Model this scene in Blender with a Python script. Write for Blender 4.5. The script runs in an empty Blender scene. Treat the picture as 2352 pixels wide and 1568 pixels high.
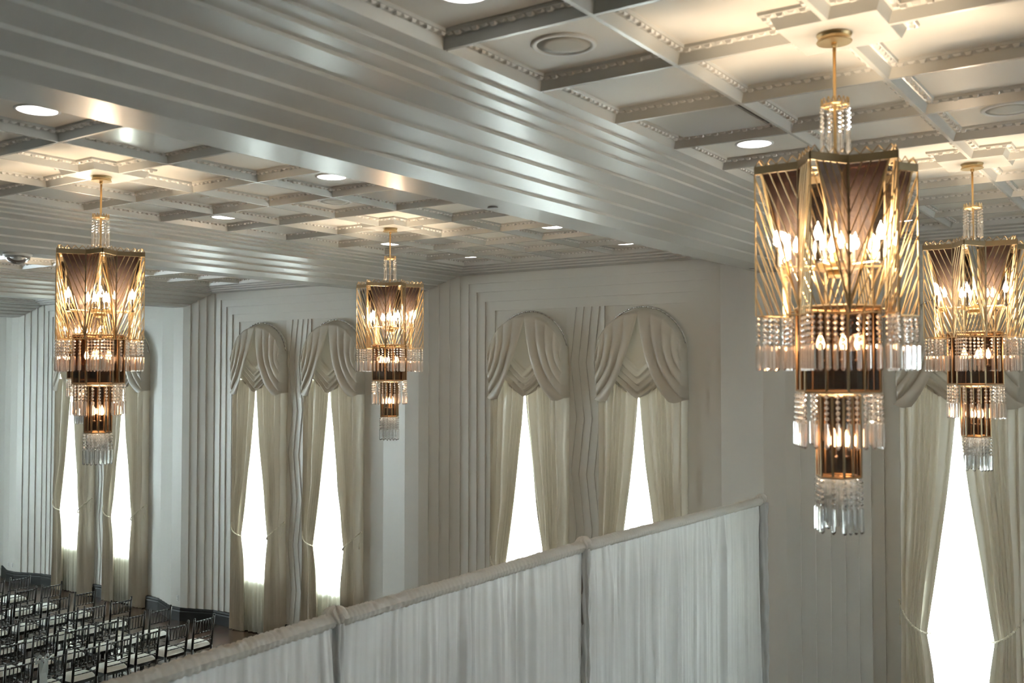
import bpy, math, random
from math import sin, cos, pi, radians, sqrt, atan, tan, atan2
from mathutils import Vector, Matrix, noise

S = bpy.context.scene
COL = S.collection
# ------------------------------------------------------------------ camera
cam_d = bpy.data.cameras.new('camera')
cam = bpy.data.objects.new('camera', cam_d)
COL.objects.link(cam)
S.camera = cam
cam_d.sensor_width = 36.0
cam_d.lens = 2257.0 / 2352.0 * 36.0
cam.location = (0, 0, 5.66)
cam.rotation_euler = (radians(90) + atan(71 / 2257.0), 0, radians(34.7))
cam_d.clip_start = 0.1
cam_d.clip_end = 200
cam_d.dof.use_dof = True
cam_d.dof.focus_distance = 15.5
cam_d.dof.aperture_fstop = 2.2
# ------------------------------------------------------------------ view
vs = S.view_settings
vs.view_transform = 'Standard'
vs.look = 'None'
vs.exposure = 0.62
vs.gamma = 1.0
vs.use_curve_mapping = False
# ------------------------------------------------------------------ world: bright overcast sky
W = bpy.data.worlds.new('World')
S.world = W
W.use_nodes = True
wn = W.node_tree.nodes
bg = wn['Background']
bg.inputs['Color'].default_value = (0.83, 0.97, 1.0, 1)
bg.inputs['Strength'].default_value = 36.0

# ------------------------------------------------------------------ layout numbers
YW = 14.65                 # window wall
PITCH = 7.07
BC = [-1.6 - PITCH * k for k in (-1, 0, 1, 2, 3)]     # bay centres, right to left
ZF = 7.56                  # underside of the coffer ribs
FY1 = 13.91                # field end at the window wall
CY = 1.045                 # coffer pitch along Y
NY = 19
FY0 = FY1 - CY * NY
YB = FY0 - 0.67            # back wall
XR = BC[0] + PITCH / 2 - 0.2
XL = BC[4] - PITCH / 2 - 4.2
WOFF = 0.07                # windows sit slightly right of the bay centre
WHALF = 1.12
WR = 0.72                  # half width of a window opening
SPR = 5.95
SILL = 1.22


# ------------------------------------------------------------------ materials
def mat(name, color, rough=0.5, metal=0.0, spec=0.5, bump=None, var=None, sheen=0.0):
    m = bpy.data.materials.new(name)
    m.use_nodes = True
    nt = m.node_tree
    b = nt.nodes['Principled BSDF']
    b.inputs['Base Color'].default_value = (*color, 1)
    b.inputs['Roughness'].default_value = rough
    b.inputs['Metallic'].default_value = metal
    b.inputs['Specular IOR Level'].default_value = spec
    if sheen:
        b.inputs['Sheen Weight'].default_value = sheen
        b.inputs['Sheen Roughness'].default_value = 0.4
    tc = nt.nodes.new('ShaderNodeTexCoord')
    if var:
        n = nt.nodes.new('ShaderNodeTexNoise')
        n.inputs['Scale'].default_value = var[0]
        n.inputs['Detail'].default_value = 4
        nt.links.new(tc.outputs['Object'], n.inputs['Vector'])
        r = nt.nodes.new('ShaderNodeMapRange')
        r.inputs['To Min'].default_value = 1 - var[1]
        r.inputs['To Max'].default_value = 1 + var[1]
        nt.links.new(n.outputs['Fac'], r.inputs['Value'])
        mx = nt.nodes.new('ShaderNodeVectorMath')
        mx.operation = 'SCALE'
        mx.inputs[0].default_value = color
        nt.links.new(r.outputs['Result'], mx.inputs['Scale'])
        nt.links.new(mx.outputs['Vector'], b.inputs['Base Color'])
    if bump:
        n = nt.nodes.new('ShaderNodeTexNoise')
        n.inputs['Scale'].default_value = bump[0]
        n.inputs['Detail'].default_value = 5
        nt.links.new(tc.outputs['Object'], n.inputs['Vector'])
        bp = nt.nodes.new('ShaderNodeBump')
        bp.inputs['Strength'].default_value = bump[1]
        bp.inputs['Distance'].default_value = bump[2]
        nt.links.new(n.outputs['Fac'], bp.inputs['Height'])
        nt.links.new(bp.outputs['Normal'], b.inputs['Normal'])
    return m


M = {}
M['wall'] = mat('wall_paint', (0.66, 0.655, 0.61), 0.42, spec=0.5, bump=(0.9, 0.12, 0.01), var=(0.8, 0.02))
M['ceil'] = mat('ceiling_satin_paint', (0.63, 0.63, 0.60), 0.27, spec=0.75, bump=(0.8, 0.10, 0.008), var=(0.7, 0.02))
M['panelc'] = mat('coffer_panel_paint', (0.72, 0.69, 0.63), 0.45, spec=0.4, var=(1.5, 0.04))
M['mould'] = mat('moulding_paint', (0.74, 0.73, 0.70), 0.35)
M['access'] = mat('glossy_access_panel', (0.80, 0.82, 0.81), 0.14, metal=0.35, spec=0.8)
M['gap'] = mat('dark_gap', (0.05, 0.04, 0.035), 0.8)
M['base'] = mat('black_baseboard_paint', (0.016, 0.017, 0.016), 0.5, spec=0.25, var=(5, 0.2))
M['gold'] = mat('brushed_brass', (0.55, 0.40, 0.21), 0.38, metal=0.9, var=(9, 0.12))
M['golddark'] = mat('antique_brass', (0.31, 0.235, 0.14), 0.45, metal=0.85, var=(9, 0.1))
M['candle'] = mat('candle_sleeve', (0.07, 0.055, 0.04), 0.4)
M['chair'] = mat('black_lacquered_wood', (0.010, 0.011, 0.010), 0.30, spec=0.5)
M['cushion'] = mat('white_cushion_fabric', (0.80, 0.80, 0.76), 0.7, bump=(60, 0.1, 0.002))
M['ribbon'] = mat('pale_blue_ribbon', (0.60, 0.70, 0.74), 0.5)
M['plastic'] = mat('white_plastic', (0.78, 0.79, 0.78), 0.35)
M['grille'] = mat('speaker_grille', (0.60, 0.59, 0.54), 0.6, bump=(400, 0.3, 0.002))
M['steel'] = mat('grey_steel', (0.25, 0.25, 0.25), 0.4, metal=0.7)
M['chrome'] = mat('daylight_sliver_metal', (0.80, 0.80, 0.80), 0.12, metal=1.0)  # bright metal of the arc that imitates daylight slivers
M['rope'] = mat('pale_gold_cord', (0.74, 0.70, 0.58), 0.35, spec=0.7)
M['wframe'] = mat('window_frame_paint', (0.7, 0.72, 0.72), 0.4)


def floor_mat():
    m = mat('dark_plank_floor', (0.05, 0.03, 0.022), 0.26, spec=0.5)
    nt = m.node_tree
    b = nt.nodes['Principled BSDF']
    tc = nt.nodes.new('ShaderNodeTexCoord')
    mp = nt.nodes.new('ShaderNodeMapping')
    mp.inputs['Rotation'].default_value = (0, 0, radians(90))
    nt.links.new(tc.outputs['Object'], mp.inputs['Vector'])
    br = nt.nodes.new('ShaderNodeTexBrick')
    br.inputs['Scale'].default_value = 1.0
    br.inputs['Color1'].default_value = (0.052, 0.030, 0.021, 1)
    br.inputs['Color2'].default_value = (0.085, 0.050, 0.036, 1)
    br.inputs['Mortar'].default_value = (0.012, 0.008, 0.006, 1)
    br.inputs['Mortar Size'].default_value = 0.004
    br.inputs['Brick Width'].default_value = 1.6
    br.inputs['Row Height'].default_value = 0.13
    nt.links.new(mp.outputs['Vector'], br.inputs['Vector'])
    nt.links.new(br.outputs['Color'], b.inputs['Base Color'])
    return m


M['floor'] = floor_mat()


def fabric(name, color, trans, transp=0.0, rough=0.8, gloss=0.12, bump=None):
    m = bpy.data.materials.new(name)
    m.use_nodes = True
    nt = m.node_tree
    for n in list(nt.nodes):
        nt.nodes.remove(n)
    out = nt.nodes.new('ShaderNodeOutputMaterial')
    d = nt.nodes.new('ShaderNodeBsdfDiffuse')
    d.inputs['Color'].default_value = (*color, 1)
    t = nt.nodes.new('ShaderNodeBsdfTranslucent')
    t.inputs['Color'].default_value = (*color, 1)
    g = nt.nodes.new('ShaderNodeBsdfGlossy')
    g.inputs['Roughness'].default_value = 0.42
    g.inputs['Color'].default_value = (0.9, 0.9, 0.88, 1)
    m1 = nt.nodes.new('ShaderNodeMixShader')
    m1.inputs[0].default_value = trans
    nt.links.new(d.outputs[0], m1.inputs[1])
    nt.links.new(t.outputs[0], m1.inputs[2])
    m2 = nt.nodes.new('ShaderNodeMixShader')
    m2.inputs[0].default_value = gloss
    nt.links.new(m1.outputs[0], m2.inputs[1])
    nt.links.new(g.outputs[0], m2.inputs[2])
    last = m2
    if transp > 0:
        tr = nt.nodes.new('ShaderNodeBsdfTransparent')
        m3 = nt.nodes.new('ShaderNodeMixShader')
        m3.inputs[0].default_value = transp
        nt.links.new(m2.outputs[0], m3.inputs[1])
        nt.links.new(tr.outputs[0], m3.inputs[2])
        last = m3
    if bump:
        tc = nt.nodes.new('ShaderNodeTexCoord')
        mp = nt.nodes.new('ShaderNodeMapping')
        mp.inputs['Scale'].default_value = bump[2]
        n = nt.nodes.new('ShaderNodeTexNoise')
        n.inputs['Scale'].default_value = bump[0]
        n.inputs['Detail'].default_value = 3
        nt.links.new(tc.outputs['Object'], mp.inputs['Vector'])
        nt.links.new(mp.outputs['Vector'], n.inputs['Vector'])
        bp = nt.nodes.new('ShaderNodeBump')
        bp.inputs['Strength'].default_value = bump[1]
        bp.inputs['Distance'].default_value = 0.02
        nt.links.new(n.outputs['Fac'], bp.inputs['Height'])
        for q in (d, t, g):
            nt.links.new(bp.outputs['Normal'], q.inputs['Normal'])
    nt.links.new(last.outputs[0], out.inputs['Surface'])
    return m


M['curtain'] = fabric('taupe_satin_curtain', (0.52, 0.47, 0.385), 0.03, gloss=0.10, bump=(3.0, 0.35, (2, 2, 0.8)))
M['valance'] = fabric('taupe_satin_swag', (0.47, 0.425, 0.35), 0.015, gloss=0.12, bump=(3.0, 0.3, (1.5, 1.5, 1.5)))
M['sheer'] = fabric('white_window_sheer', (0.90, 0.88, 0.79), 0.55, transp=0.14, gloss=0.0)
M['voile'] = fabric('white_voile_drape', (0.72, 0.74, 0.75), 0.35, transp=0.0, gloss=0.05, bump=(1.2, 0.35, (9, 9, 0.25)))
M['pocket'] = fabric('gathered_voile', (0.92, 0.91, 0.88), 0.5, gloss=0.04, bump=(30, 0.25, (1, 1, 1)))


def glassy(name, mixfac, tint, rough=0.03, ior=1.45, gradient=False, refr=False):
    m = bpy.data.materials.new(name)
    m.use_nodes = True
    nt = m.node_tree
    for n in list(nt.nodes):
        nt.nodes.remove(n)
    out = nt.nodes.new('ShaderNodeOutputMaterial')
    tr = nt.nodes.new('ShaderNodeBsdfTransparent')
    tr.inputs['Color'].default_value = (*tint, 1)
    gl = nt.nodes.new('ShaderNodeBsdfGlossy')
    gl.inputs['Roughness'].default_value = rough
    fr = nt.nodes.new('ShaderNodeFresnel')
    fr.inputs['IOR'].default_value = ior
    mx = nt.nodes.new('ShaderNodeMixShader')
    mp = nt.nodes.new('ShaderNodeMath')
    mp.operation = 'ADD'
    mp.use_clamp = True
    mp.inputs[1].default_value = mixfac
    nt.links.new(fr.outputs[0], mp.inputs[0])
    nt.links.new(mp.outputs[0], mx.inputs[0])
    nt.links.new(tr.outputs[0], mx.inputs[1])
    nt.links.new(gl.outputs[0], mx.inputs[2])
    last = mx
    if name == 'dark_smoked_glass':
        nt.links.remove(mx.inputs[0].links[0])
        mx.inputs[0].default_value = 0.06
    if gradient:
        tc = nt.nodes.new('ShaderNodeTexCoord')
        sp = nt.nodes.new('ShaderNodeSeparateXYZ')
        nt.links.new(tc.outputs['Object'], sp.inputs[0])
        mr = nt.nodes.new('ShaderNodeMapRange')
        mr.inputs['From Min'].default_value = -1.45
        mr.inputs['From Max'].default_value = -0.85
        nt.links.new(sp.outputs['Z'], mr.inputs['Value'])
        cr = nt.nodes.new('ShaderNodeValToRGB')
        cr.color_ramp.elements[0].position = 0.15
        cr.color_ramp.elements[0].color = (0.90, 0.87, 0.83, 1)
        cr.color_ramp.elements[1].position = 1.0
        cr.color_ramp.elements[1].color = (0.11, 0.078, 0.072, 1)
        nt.links.new(mr.outputs[0], cr.inputs[0])
        nt.links.new(cr.outputs[0], tr.inputs['Color'])
        # the tinted glass also scatters a little light of its own colour
        df = nt.nodes.new('ShaderNodeBsdfTranslucent')
        df.inputs['Color'].default_value = (0.42, 0.33, 0.30, 1)
        dd = nt.nodes.new('ShaderNodeMixShader')
        dd.inputs[0].default_value = 0.06
        nt.links.new(mx.outputs[0], dd.inputs[1])
        nt.links.new(df.outputs[0], dd.inputs[2])
        last = dd
    if refr:
        rf = nt.nodes.new('ShaderNodeBsdfGlass')
        rf.inputs['Roughness'].default_value = 0.02
        rf.inputs['IOR'].default_value = 1.5
        dd = nt.nodes.new('ShaderNodeMixShader')
        dd.inputs[0].default_value = 0.3
        nt.links.new(mx.outputs[0], dd.inputs[1])
        nt.links.new(rf.outputs[0], dd.inputs[2])
        # white mixed into the colour stands in for the sparkle of cut facets
        sc = nt.nodes.new('ShaderNodeBsdfTranslucent')
        sc.inputs['Color'].default_value = (0.95, 0.96, 0.97, 1)
        ds = nt.nodes.new('ShaderNodeBsdfDiffuse')
        ds.inputs['Color'].default_value = (0.95, 0.96, 0.97, 1)
        d1 = nt.nodes.new('ShaderNodeMixShader')
        nt.links.new(sc.outputs[0], d1.inputs[1])
        nt.links.new(ds.outputs[0], d1.inputs[2])
        d2 = nt.nodes.new('ShaderNodeMixShader')
        d2.inputs[0].default_value = 0.14
        nt.links.new(dd.outputs[0], d2.inputs[1])
        nt.links.new(d1.outputs[0], d2.inputs[2])
        last = d2
    nt.links.new(last.outputs[0], out.inputs['Surface'])
    return m


M['crystal'] = glassy('cut_crystal', 0.10, (0.96, 0.97, 0.98), 0.04, 1.5, refr=True)
M['smoke'] = glassy('bronze_ombre_glass', 0.03, (0.3, 0.2, 0.15), 0.06, 1.45, gradient=True)
M['darkglass'] = glassy('dark_smoked_glass', 0.0, (0.24, 0.15, 0.10), 0.05, 1.3)
M['pane'] = glassy('clear_window_glass', 0.0, (0.97, 0.98, 0.98), 0.02, 1.2)


def emis(name, color, strength):
    m = bpy.data.materials.new(name)
    m.use_nodes = True
    nt = m.node_tree
    b = nt.nodes['Principled BSDF']
    b.inputs['Base Color'].default_value = (0.9, 0.9, 0.9, 1)
    b.inputs['Emission Color'].default_value = (*color, 1)
    b.inputs['Emission Strength'].default_value = strength
    return m


M['bulb'] = emis('warm_bulb', (1.0, 0.80, 0.56), 26)
M['led'] = emis('downlight_lens', (1.0, 0.97, 0.93), 5.0)


# ------------------------------------------------------------------ mesh helper
class MB:
    def __init__(self):
        self.v = []
        self.f = []

    def vert(self, p):
        self.v.append((float(p[0]), float(p[1]), float(p[2])))
        return len(self.v) - 1

    def poly(self, pts):
        self.f.append([self.vert(p) for p in pts])

    def box(self, x0, x1, y0, y1, z0, z1):
        i = len(self.v)
        for x in (x0, x1):
            for y in (y0, y1):
                for z in (z0, z1):
                    self.v.append((x, y, z))
        for q in ((0, 1, 3, 2), (4, 6, 7, 5), (0, 4, 5, 1), (2, 3, 7, 6), (0, 2, 6, 4), (1, 5, 7, 3)):
            self.f.append([i + a for a in q])

    def tube(self, p0, p1, r0, r1=None, n=8, cap=True):
        if r1 is None:
            r1 = r0
        p0 = Vector(p0)
        p1 = Vector(p1)
        d = (p1 - p0).normalized()
        a = Vector((0, 0, 1)) if abs(d.z) < 0.9 else Vector((1, 0, 0))
        u = d.cross(a).normalized()
        w = d.cross(u)
        i = len(self.v)
        for p, r in ((p0, r0), (p1, r1)):
            for k in range(n):
                t = 2 * pi * k / n
                self.v.append(tuple(p + u * (r * cos(t)) + w * (r * sin(t))))
        for k in range(n):
            self.f.append([i + k, i + (k + 1) % n, i + n + (k + 1) % n, i + n + k])
        if cap:
            self.f.append([i + k for k in range(n)][::-1])
            self.f.append([i + n + k for k in range(n)])

    def path(self, pts, r, n=8):
        for a, b in zip(pts, pts[1:]):
            self.tube(a, b, r, n=n)

    def lathe(self, prof, c=(0, 0, 0), n=16, cap=True):
        # prof: list of (radius, z)
        i = len(self.v)
        for r, z in prof:
            for k in range(n):
                t = 2 * pi * k / n
                self.v.append((c[0] + r * cos(t), c[1] + r * sin(t), c[2] + z))
        for j in range(len(prof) - 1):
            for k in range(n):
                a = i + j * n
                self.f.append([a + k, a + (k + 1) % n, a + n + (k + 1) % n, a + n + k])
        if cap:
            self.f.append([i + k for k in range(n)][::-1])
            a = i + (len(prof) - 1) * n
            self.f.append([a + k for k in range(n)])

    def ball(self, c, r, n=8, m=5, sq=1.0):
        self.lathe([(max(r * sin(pi * j / m), r * 0.02), -r * sq * cos(pi * j / m)) for j in range(m + 1)], c, n)

    def grid(self, fn, nu, nv):
        i = len(self.v)
        for a in range(nu + 1):
            for b in range(nv + 1):
                self.v.append(tuple(fn(a / nu, b / nv)))
        for a in range(nu):
            for b in range(nv):
                q = i + a * (nv + 1) + b
                self.f.append([q, q + nv + 1, q + nv + 2, q + 1])

    def build(self, name, m, parent=None, smooth=False, mats=None, fm=None):
        me = bpy.data.meshes.new(name)
        me.from_pydata(self.v, [], self.f)
        for mm in (mats or [m]):
            me.materials.append(mm)
        if smooth:
            me.polygons.foreach_set('use_smooth', [True] * len(me.polygons))
        if fm:
            me.polygons.foreach_set('material_index', fm)
        me.update()
        o = bpy.data.objects.new(name, me)
        COL.objects.link(o)
        if parent:
            o.parent = parent
        return o


def tag(o, label=None, cat=None, group=None, kind=None):
    if label:
        o['label'] = label
    if cat:
        o['category'] = cat
    if group:
        o['group'] = group
    if kind:
        o['kind'] = kind
    return o


def empty(name, loc, rz=0.0):
    o = bpy.data.objects.new(name, None)
    o.empty_display_size = 0.1
    COL.objects.link(o)
    o.location = loc
    o.rotation_euler = (0, 0, rz)
    return o


def copy_tree(o, parent=None):
    c = o.copy()
    COL.objects.link(c)
    if parent:
        c.parent = parent
    for ch in list(o.children):
        copy_tree(ch, c)
    return c


def normals_out(o):
    import bmesh
    bm = bmesh.new()
    bm.from_mesh(o.data)
    bmesh.ops.recalc_face_normals(bm, faces=bm.faces)
    bm.to_mesh(o.data)
    bm.free()


# ================================================================== THE SETTING
b = MB()
b.poly([(XL - 1, YB - 1, 0), (XR + 1, YB - 1, 0), (XR + 1, YW + 1, 0), (XL - 1, YW + 1, 0)])
b.box(XL - 1, XR + 1, YB - 1, YW + 0.4, -0.2, -0.01)
tag(b.build('floor', M['floor']), 'dark brown polished plank floor of the hall', kind='structure')

# ---- window wall: bays, pilasters
LV = [(2.47, 7.30), (2.30, 7.14), (2.12, 6.96), (1.91, 6.79)]      # nested frames: half width, top
YL = [YW - 0.088, YW - 0.066, YW - 0.044, YW - 0.022, YW]
ZT = 7.75
PF = YW - 0.37             # pilaster front
PH = 0.17
FW = 0.78                  # flank width


def flank():
    """plan points of the lapped flank, from the pilaster front outwards: (offset, y)"""
    pts = [(PH, PF)]
    n = 4
    ris = 0.022
    run = FW / n
    slope = (YL[0] - PF - ris * n) / n
    x, y = PH, PF
    for k in range(n):
        x += run
        y += slope
        pts.append((x, y))
        y += ris
        pts.append((x + 0.001, y))
    return pts


FL = flank()


def window_x(c):
    return [c + WOFF - WHALF, c + WOFF + WHALF]


def arch(cx, n=20):
    return [(cx - WR * cos(pi * k / n), SPR + WR * sin(pi * k / n)) for k in range(n + 1)]


w = MB()
base = MB()
zig = MB()


def base_run(pts):
    """baseboard along plan points (x, y), y decreasing towards the room"""
    for (xa, ya), (xb, yb) in zip(pts, pts[1:]):
        if abs(xa - xb) < 0.004:
            continue
        t = 0.03
        prof = [(0.0, 0.0), (t, 0.0), (t, 0.21), (t * 0.6, 0.235), (t * 0.75, 0.262), (t * 0.45, 0.30), (-0.07, 0.302)]
        for (d0, z0), (d1, z1) in zip(prof, prof[1:]):
            base.poly([(xa, ya - d0, z0), (xb, yb - d0, z0), (xb, yb - d1, z1), (xa, ya - d1, z1)])


for c in BC:
    wc = c + WOFF
    half = PITCH / 2 - PH - FW
    # outermost plane either side and above
    for s in (-1, 1):
        xo = c + s * half
        xi = wc + s * LV[0][0]
        w.poly([(xo, YL[0], 0), (xi, YL[0], 0), (xi, YL[0], LV[0][1]), (xo, YL[0], LV[0][1])])
    w.poly([(c - half, YL[0], LV[0][1]), (c + half, YL[0], LV[0][1]), (c + half, YL[0], ZT), (c - half, YL[0], ZT)])
    for i, (hw, zt) in enumerate(LV):
        y0, y1 = YL[i], YL[i + 1]
        for s in (-1, 1):
            x = wc + s * hw
            w.poly([(x, y0, 0), (x, y1, 0), (x, y1, zt), (x, y0, zt)])
        w.poly([(wc - hw, y0, zt), (wc + hw, y0, zt), (wc + hw, y1, zt), (wc - hw, y1, zt)])
        if i < 3:
            h2, z2 = LV[i + 1]
            for s in (-1, 1):
                w.poly([(wc + s * hw, y1, 0), (wc + s * h2, y1, 0), (wc + s * h2, y1, z2), (wc + s * hw, y1, z2)])
            w.poly([(wc - hw, y1, z2), (wc + hw, y1, z2), (wc + hw, y1, zt), (wc - hw, y1, zt)])
    # innermost plane with two arched openings
    hw, zt = LV[3]
    xs = window_x(c)
    cols = [wc - hw, xs[0] - WR, xs[0] + WR, xs[1] - WR, xs[1] + WR, wc + hw]
    for a in (0, 2, 4):
        w.poly([(cols[a], YW, 0), (cols[a + 1], YW, 0), (cols[a + 1], YW, zt), (cols[a], YW, zt)])
    for x in xs:
        w.poly([(x - WR, YW, 0), (x + WR, YW, 0), (x + WR, YW, SILL), (x - WR, YW, SILL)])
        ar = arch(x)
        for (xa, za), (xb, zb) in zip(ar, ar[1:]):
            w.poly([(xa, YW, za), (xb, YW, zb), (xb, YW, zt), (xa, YW, zt)])
        out = [(x - WR, SILL)] + ar + [(x + WR, SILL), (x - WR, SILL)]
        for (xa, za), (xb, zb) in zip(out, out[1:]):
            w.poly([(xa, YW, za), (xb, YW, zb), (xb, YW + 0.32, zb), (xa, YW + 0.32, za)])
    # zigzag ribbed planks between the pair
    nseg = 7
    seg = 0.96
    nb = 5
    x0 = xs[0] + WR + 0.015
    x1 = xs[1] - WR - 0.015
    zs = [zt - seg * k for k in range(nseg + 1)]
    zs[-1] = 0.0
    sh = [0.055 if k % 2 == 0 else -0.055 for k in range(nseg + 1)]
    for k in range(nb):
        ta, tb = k / nb, (k + 1) / nb
        for j in range(nseg):
            def X(t, q):
                lim = 1.0 if 0 < t < 1 else 0.0
                return x0 + (x1 - x0) * t + sh[q] * lim
            ya, yb = YW - 0.010, YW - 0.030      # left edge deep, right edge proud
            zig.poly([(X(ta, j), ya, zs[j]), (X(tb, j), yb, zs[j]), (X(tb, j + 1), yb, zs[j + 1]), (X(ta, j + 1), ya, zs[j + 1])])
            zig.poly([(X(tb, j), yb, zs[j]), (X(tb, j) + 0.004, ya if k < nb - 1 else YW, zs[j]), (X(tb, j + 1) + 0.004, ya if k < nb - 1 else YW, zs[j + 1]), (X(tb, j + 1), yb, zs[j + 1])])
        zig.poly([(X(ta, 0), ya, zs[0]), (X(tb, 0), yb, zs[0]), (X(tb, 0), YW, zs[0]), (X(ta, 0), YW, zs[0])])
    # baseboard of the bay
    base_run([(c - half - 0.01, YL[0] - 0.002), (wc - 1.97, YL[0] - 0.002)])
    base_run([(wc - 1.97, YW - 0.045), (wc + 1.97, YW - 0.045)])
    base_run([(wc + 1.97, YL[0] - 0.002), (c + half + 0.01, YL[0] - 0.002)])

PX = [BC[0] + PITCH / 2] + [c - PITCH / 2 for c in BC]
for p in PX:
    pts = [(p - o, y) for o, y in FL][::-1] + [(p + o, y) for o, y in FL]
    for (xa, ya), (xb, yb) in zip(pts, pts[1:]):
        w.poly([(xa, ya, 0), (xb, yb, 0), (xb, yb, ZT), (xa, ya, ZT)])
    base_run([(p - PH - FW - 0.05, YL[0] - 0.005), (p - PH - 0.03, PF - 0.01), (p + PH + 0.03, PF - 0.01), (p + PH + FW + 0.05, YL[0] - 0.005)])
for x0, x1 in ((XL - 1, PX[-1] - PH - FW), (PX[0] + PH + FW, XR + 1)):
    w.poly([(x0, YL[0], 0), (x1, YL[0], 0), (x1, YL[0], ZT), (x0, YL[0], ZT)])
wall = w.build('wall_north', M['wall'])
tag(wall, 'pale panelled window wall with stepped frames and planked pilasters', kind='structure')
tag(zig.build('trim_1', M['wall']), 'zigzag ribbed wall panels between the paired windows', kind='structure')
tag(base.build('baseboard_north', M['base']), 'tall black baseboard under the window wall', kind='structure')

# ---- other walls
WEST = [2.5, 8.0]  # openings for unseen windows, added to bring daylight in from the ends
EAST = [9.0]


def holes(b, xa, xb, ys, hw=0.5):
    b.box(xa, xb, YB, YW, 0, 0.9)
    b.box(xa, xb, YB, YW, 6.4, ZT)
    e = [YB] + [q for y in ys for q in (y - hw, y + hw)] + [YW]
    for k in range(0, len(e), 2):
        b.box(xa, xb, e[k], e[k + 1], 0.9, 6.4)


b = MB()
holes(b, XL - 0.2, XL, WEST)
tag(b.build('wall_west', M['wall']), 'plain end wall beyond the chairs', kind='structure')
b = MB()
holes(b, XR, XR + 0.2, EAST, 0.26)
tag(b.build('wall_east', M['wall']), 'plain end wall on the right', kind='structure')
b = MB()
b.box(XL, XR, YB - 0.2, YB, 0, 1.6)
b.box(XL, XR, YB - 0.2, YB, 5.4, ZT)
SOUTH = []
e = [XL] + [q for x in SOUTH for q in (x - 0.45, x + 0.45)] + [XR]
for k in range(0, len(e), 2):
    b.box(e[k], e[k + 1], YB - 0.2, YB, 1.6, 5.4)
tag(b.build('wall_south', M['wall']), 'plain back wall behind the gallery', kind='structure')

# ---- windows
wi = 1
for c in BC:
    for x in window_x(c):
        f = MB()
        ar = arch(x)
        loop = [(x - WR, SILL)] + ar + [(x + WR, SILL), (x - WR, SILL)]
        cx, cz = x, (SILL + SPR) / 2
        for (xa, za), (xb, zb) in zip(loop, loop[1:]):
            def inn(px, pz, d=0.06):
                if pz > SPR:
                    v = Vector((px - x, pz - SPR))
                    v = v * ((WR - d) / WR)
                    return (x + v.x, SPR + v.y)
                return (x + (px - x) * (WR - d) / WR, pz + (d if pz <= SILL + 1e-4 else 0))
            ia, ib = inn(xa, za), inn(xb, zb)
            f.poly([(xa, YW + 0.24, za), (xb, YW + 0.24, zb), (ib[0], YW + 0.24, ib[1]), (ia[0], YW + 0.24, ia[1])])
            f.poly([(ia[0], YW + 0.24, ia[1]), (ib[0], YW + 0.24, ib[1]), (ib[0], YW + 0.30, ib[1]), (ia[0], YW + 0.30, ia[1])])
        f.box(x - WR, x + WR, YW + 0.24, YW + 0.30, SPR - 0.03, SPR + 0.03)
        f.box(x - WR, x + WR, YW + 0.24, YW + 0.30, 3.55, 3.61)
        wo = f.build('window_%d' % wi, M['wframe'])
        tag(wo, 'tall arched window with white frame, daylight outside', kind='structure')
        g = MB()
        g.poly([(q[0], YW + 0.27, q[1]) for q in loop[:-1]])
        g.build('window_pane', M['pane'], wo)
        wi += 1

for x in SOUTH:
    f = MB()
    for xa, xb, za, zb in ((x - 0.45, x - 0.39, 1.6, 5.4), (x + 0.39, x + 0.45, 1.6, 5.4), (x - 0.45, x + 0.45, 1.6, 1.66), (x - 0.45, x + 0.45, 5.34, 5.4)):
        f.box(xa, xb, YB - 0.15, YB - 0.08, za, zb)
    wo = f.build('window_%d' % wi, M['wframe'])
    tag(wo, 'window in the back wall with white frame', kind='structure')
    g = MB()
    g.poly([(x - 0.4, YB - 0.12, 1.62), (x + 0.4, YB - 0.12, 1.62), (x + 0.4, YB - 0.12, 5.38), (x - 0.4, YB - 0.12, 5.38)])
    g.build('window_pane', M['pane'], wo)
    wi += 1
for xw, ys, hw in ((XL - 0.1, WEST, 0.5), (XR + 0.1, EAST, 0.26)):  # unseen end wall windows, added so daylight reaches the room
    for y in ys:
        f = MB()
        for ya, yb, za, zb in ((y - hw, y - hw + 0.06, 0.9, 6.4), (y + hw - 0.06, y + hw, 0.9, 6.4), (y - hw, y + hw, 0.9, 0.97),
                               (y - hw, y + hw, 6.33, 6.4), (y - hw, y + hw, 3.6, 3.67)):
            f.box(xw - 0.035, xw + 0.035, ya, yb, za, zb)
        wo = f.build('window_%d' % wi, M['wframe'])
        tag(wo, 'unseen end wall window with white frame, added to let daylight in', kind='structure')
        g = MB()
        g.poly([(xw, y - hw + 0.05, 0.92), (xw, y + hw - 0.05, 0.92), (xw, y + hw - 0.05, 6.38), (xw, y - hw + 0.05, 6.38)])
        g.build('window_pane', M['pane'], wo)
        wi += 1

# ================================================================== CEILING
ce = MB()      # ribs, beams
cp = MB()      # coffer panels
cm = MB()      # egg and dart moulding


def ring(cx0, cx1, cy0, cy1, d0, z0, d1, z1):
    a = [(cx0 - d0, cy0 - d0), (cx1 + d0, cy0 - d0), (cx1 + d0, cy1 + d0), (cx0 - d0, cy1 + d0)]
    q = [(cx0 - d1, cy0 - d1), (cx1 + d1, cy0 - d1), (cx1 + d1, cy1 + d1), (cx0 - d1, cy1 + d1)]
    for k in range(4):
        j = (k + 1) % 4
        ce.poly([(*a[k], z0), (*a[j], z0), (*q[j], z1), (*q[k], z1)])


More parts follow.
